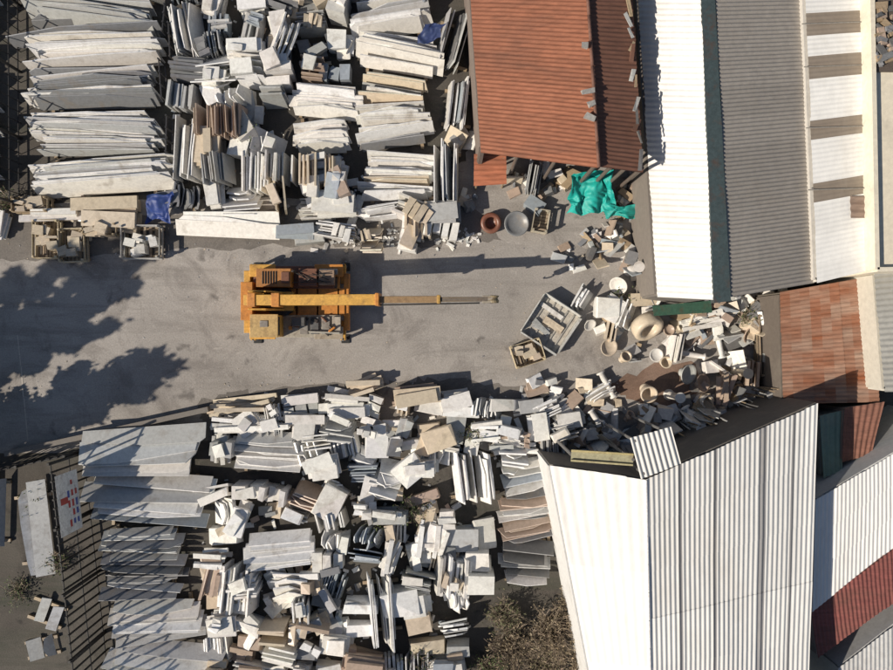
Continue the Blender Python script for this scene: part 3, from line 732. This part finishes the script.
# ---------------------------------------------------------------- vegetation
def tree(name,px,py,h,cr,leaves=2600,col=(.06,.09,.03),lf=.16,sq=1.0):
    e=empty(name,P(px,py)); mb=MB()
    tips=[]; bk=(.16,.12,.09)
    mb.tube((0,0,0),(.1,.05,h*.9),.2,bk,10,.04)
    for i in range(22):
        f=i/21; z=h*(.15+.78*f); a=i*2.4+U(-.3,.3); L=cr*(.65+.5*math.sin(f*2.6))*(1-.45*f)*U(.7,1.1)*sq
        s=Vector((.05,.03,z-.4)); q=Vector((math.cos(a)*L,math.sin(a)*L,z+L*.5)); mb.tube(s,q,.06,bk,6,.02); tips+=[q,s.lerp(q,.6),s.lerp(q,.3)]
        for k in range(4):
            r=q+Vector((U(-1,1),U(-1,1),U(-.4,.8)))*cr*.3; mb.tube(q,r,.02,bk,5,.01); tips.append(r)
    mb.obj('trunk',M_wood,e); mb=MB()
    for i in range(leaves):
        t=random.choice(tips); d=Vector((random.gauss(0,1),random.gauss(0,1),random.gauss(0,1)))*cr*.14
        p=t+d; M=TR(p,U(0,6.3),U(-1,1),U(-1,1)); k=lf*U(.6,1.3); o=len(mb.v)
        for a in ((-k,0,0),(0,-k*.6,0),(k,0,0),(0,k*.6,0)): mb.v.append(M@Vector(a))
        mb.poly([o,o+1,o+2,o+3],vary(col,.4))
    mb.obj('crown',M_leaf,e)
for (x,y,h,cr) in ((-200,410,10.5,.75),(-120,395,7.6,.7),(-250,405,11.5,.8),(-75,462,6.6,1.05),(-110,490,8.2,.9),(-60,372,4.5,.6),(-160,440,8.0,.7)):
    tree('cypress_tree',x,y,h,cr,5200,(.05,.08,.035),.15)
def bush(name,px,py,r,h,n,col,tw=160,lf=.05):
    e=empty(name,P(px,py)); mb=MB(); tips=[]
    for i in range(tw):
        a=U(0,6.28); q=Vector((math.cos(a)*r*U(.1,1),math.sin(a)*r*U(.1,1),h*U(.35,1))); s=Vector((q.x*.35,q.y*.35,0)); m=s.lerp(q,.5)+Vector((U(-.1,.1),U(-.1,.1),.1))
        c=vary((.34,.27,.2),.35); mb.tube(s,m,.018,c,4,.013); mb.tube(m,q,.013,c,4,.006); tips+=[q,m]
        for k in range(3):
            z=q+Vector((U(-.25,.25),U(-.25,.25),U(-.1,.2))); mb.tube(m.lerp(q,U(.3,1)),z,.009,c,3,.005); tips.append(z)
    mb.obj('twigs',M_wood,e); mb=MB()
    for i in range(n):
        p=random.choice(tips)+Vector((random.gauss(0,.09),random.gauss(0,.09),random.gauss(0,.08))); M=TR(p,U(0,6.3),U(-1,1),U(-1,1)); k=lf*U(.6,1.5); o=len(mb.v)
        for a in ((-k,0,0),(0,-k*.5,0),(k,0,0),(0,k*.5,0)): mb.v.append(M@Vector(a))
        mb.poly([o,o+1,o+2,o+3],vary(col,.45))
    mb.obj('leaves',M_leaf,e)
DRY=(.24,.19,.12); GRN=(.08,.11,.035)
for (x,y,r,h,c) in ((515,640,1.1,1.0,DRY),(552,625,1.2,1.2,DRY),(585,655,1.1,1.0,DRY),(540,668,1.2,.8,(.17,.15,.08)),(490,668,.9,.8,GRN),(572,600,.7,.8,DRY),(600,690,1.0,.8,DRY),(505,612,.7,.7,(.12,.12,.06))):
    bush('dry_bush',x,y,r,h,650,c)
for (x,y,r,h) in ((412,505,.5,.9),(470,432,.4,.7),(380,520,.4,.8),(250,142,.4,.9),(12,205,.5,.6),(60,560,.5,.4),(35,500,.5,.3),(745,318,.4,.7),(620,300,.3,.5),(420,655,.5,.9),(610,210,.4,.5),(20,590,.6,.3)):
    bush('weed_clump',x,y,r,h,220,GRN,30,.04)
# ---------------------------------------------------------------- light & camera
el=math.radians(34); sx,sy=-.915,-.403
w=bpy.data.worlds.new('World'); sc.world=w; w.use_nodes=True; nt=w.node_tree
sky=nt.nodes.new('ShaderNodeTexSky'); sky.sky_type='NISHITA'; sky.sun_disc=False; sky.sun_elevation=el; sky.sun_rotation=math.atan2(sx,sy)%(2*math.pi)
bg=nt.nodes['Background']; nt.links.new(sky.outputs[0],bg.inputs[0]); bg.inputs[1].default_value=.065
ld=bpy.data.lights.new('sun','SUN'); ld.energy=5; ld.angle=math.radians(.5); ld.color=(1,.90,.765)
lo=bpy.data.objects.new('sun',ld); sc.collection.objects.link(lo)
lo.rotation_euler=Vector((-sx*math.cos(el),-sy*math.cos(el),-math.sin(el))).to_track_quat('-Z','Y').to_euler(); lo.location=(-20,-10,20)
cd=bpy.data.cameras.new('camera'); co=bpy.data.objects.new('camera',cd); sc.collection.objects.link(co)
co.location=(0,0,H); co.rotation_euler=(0,0,0); cd.sensor_width=36; cd.lens=36*H/(893*S); cd.clip_end=3000
sc.camera=co
sc.view_settings.view_transform='Standard'; sc.view_settings.look='None'; sc.view_settings.exposure=0
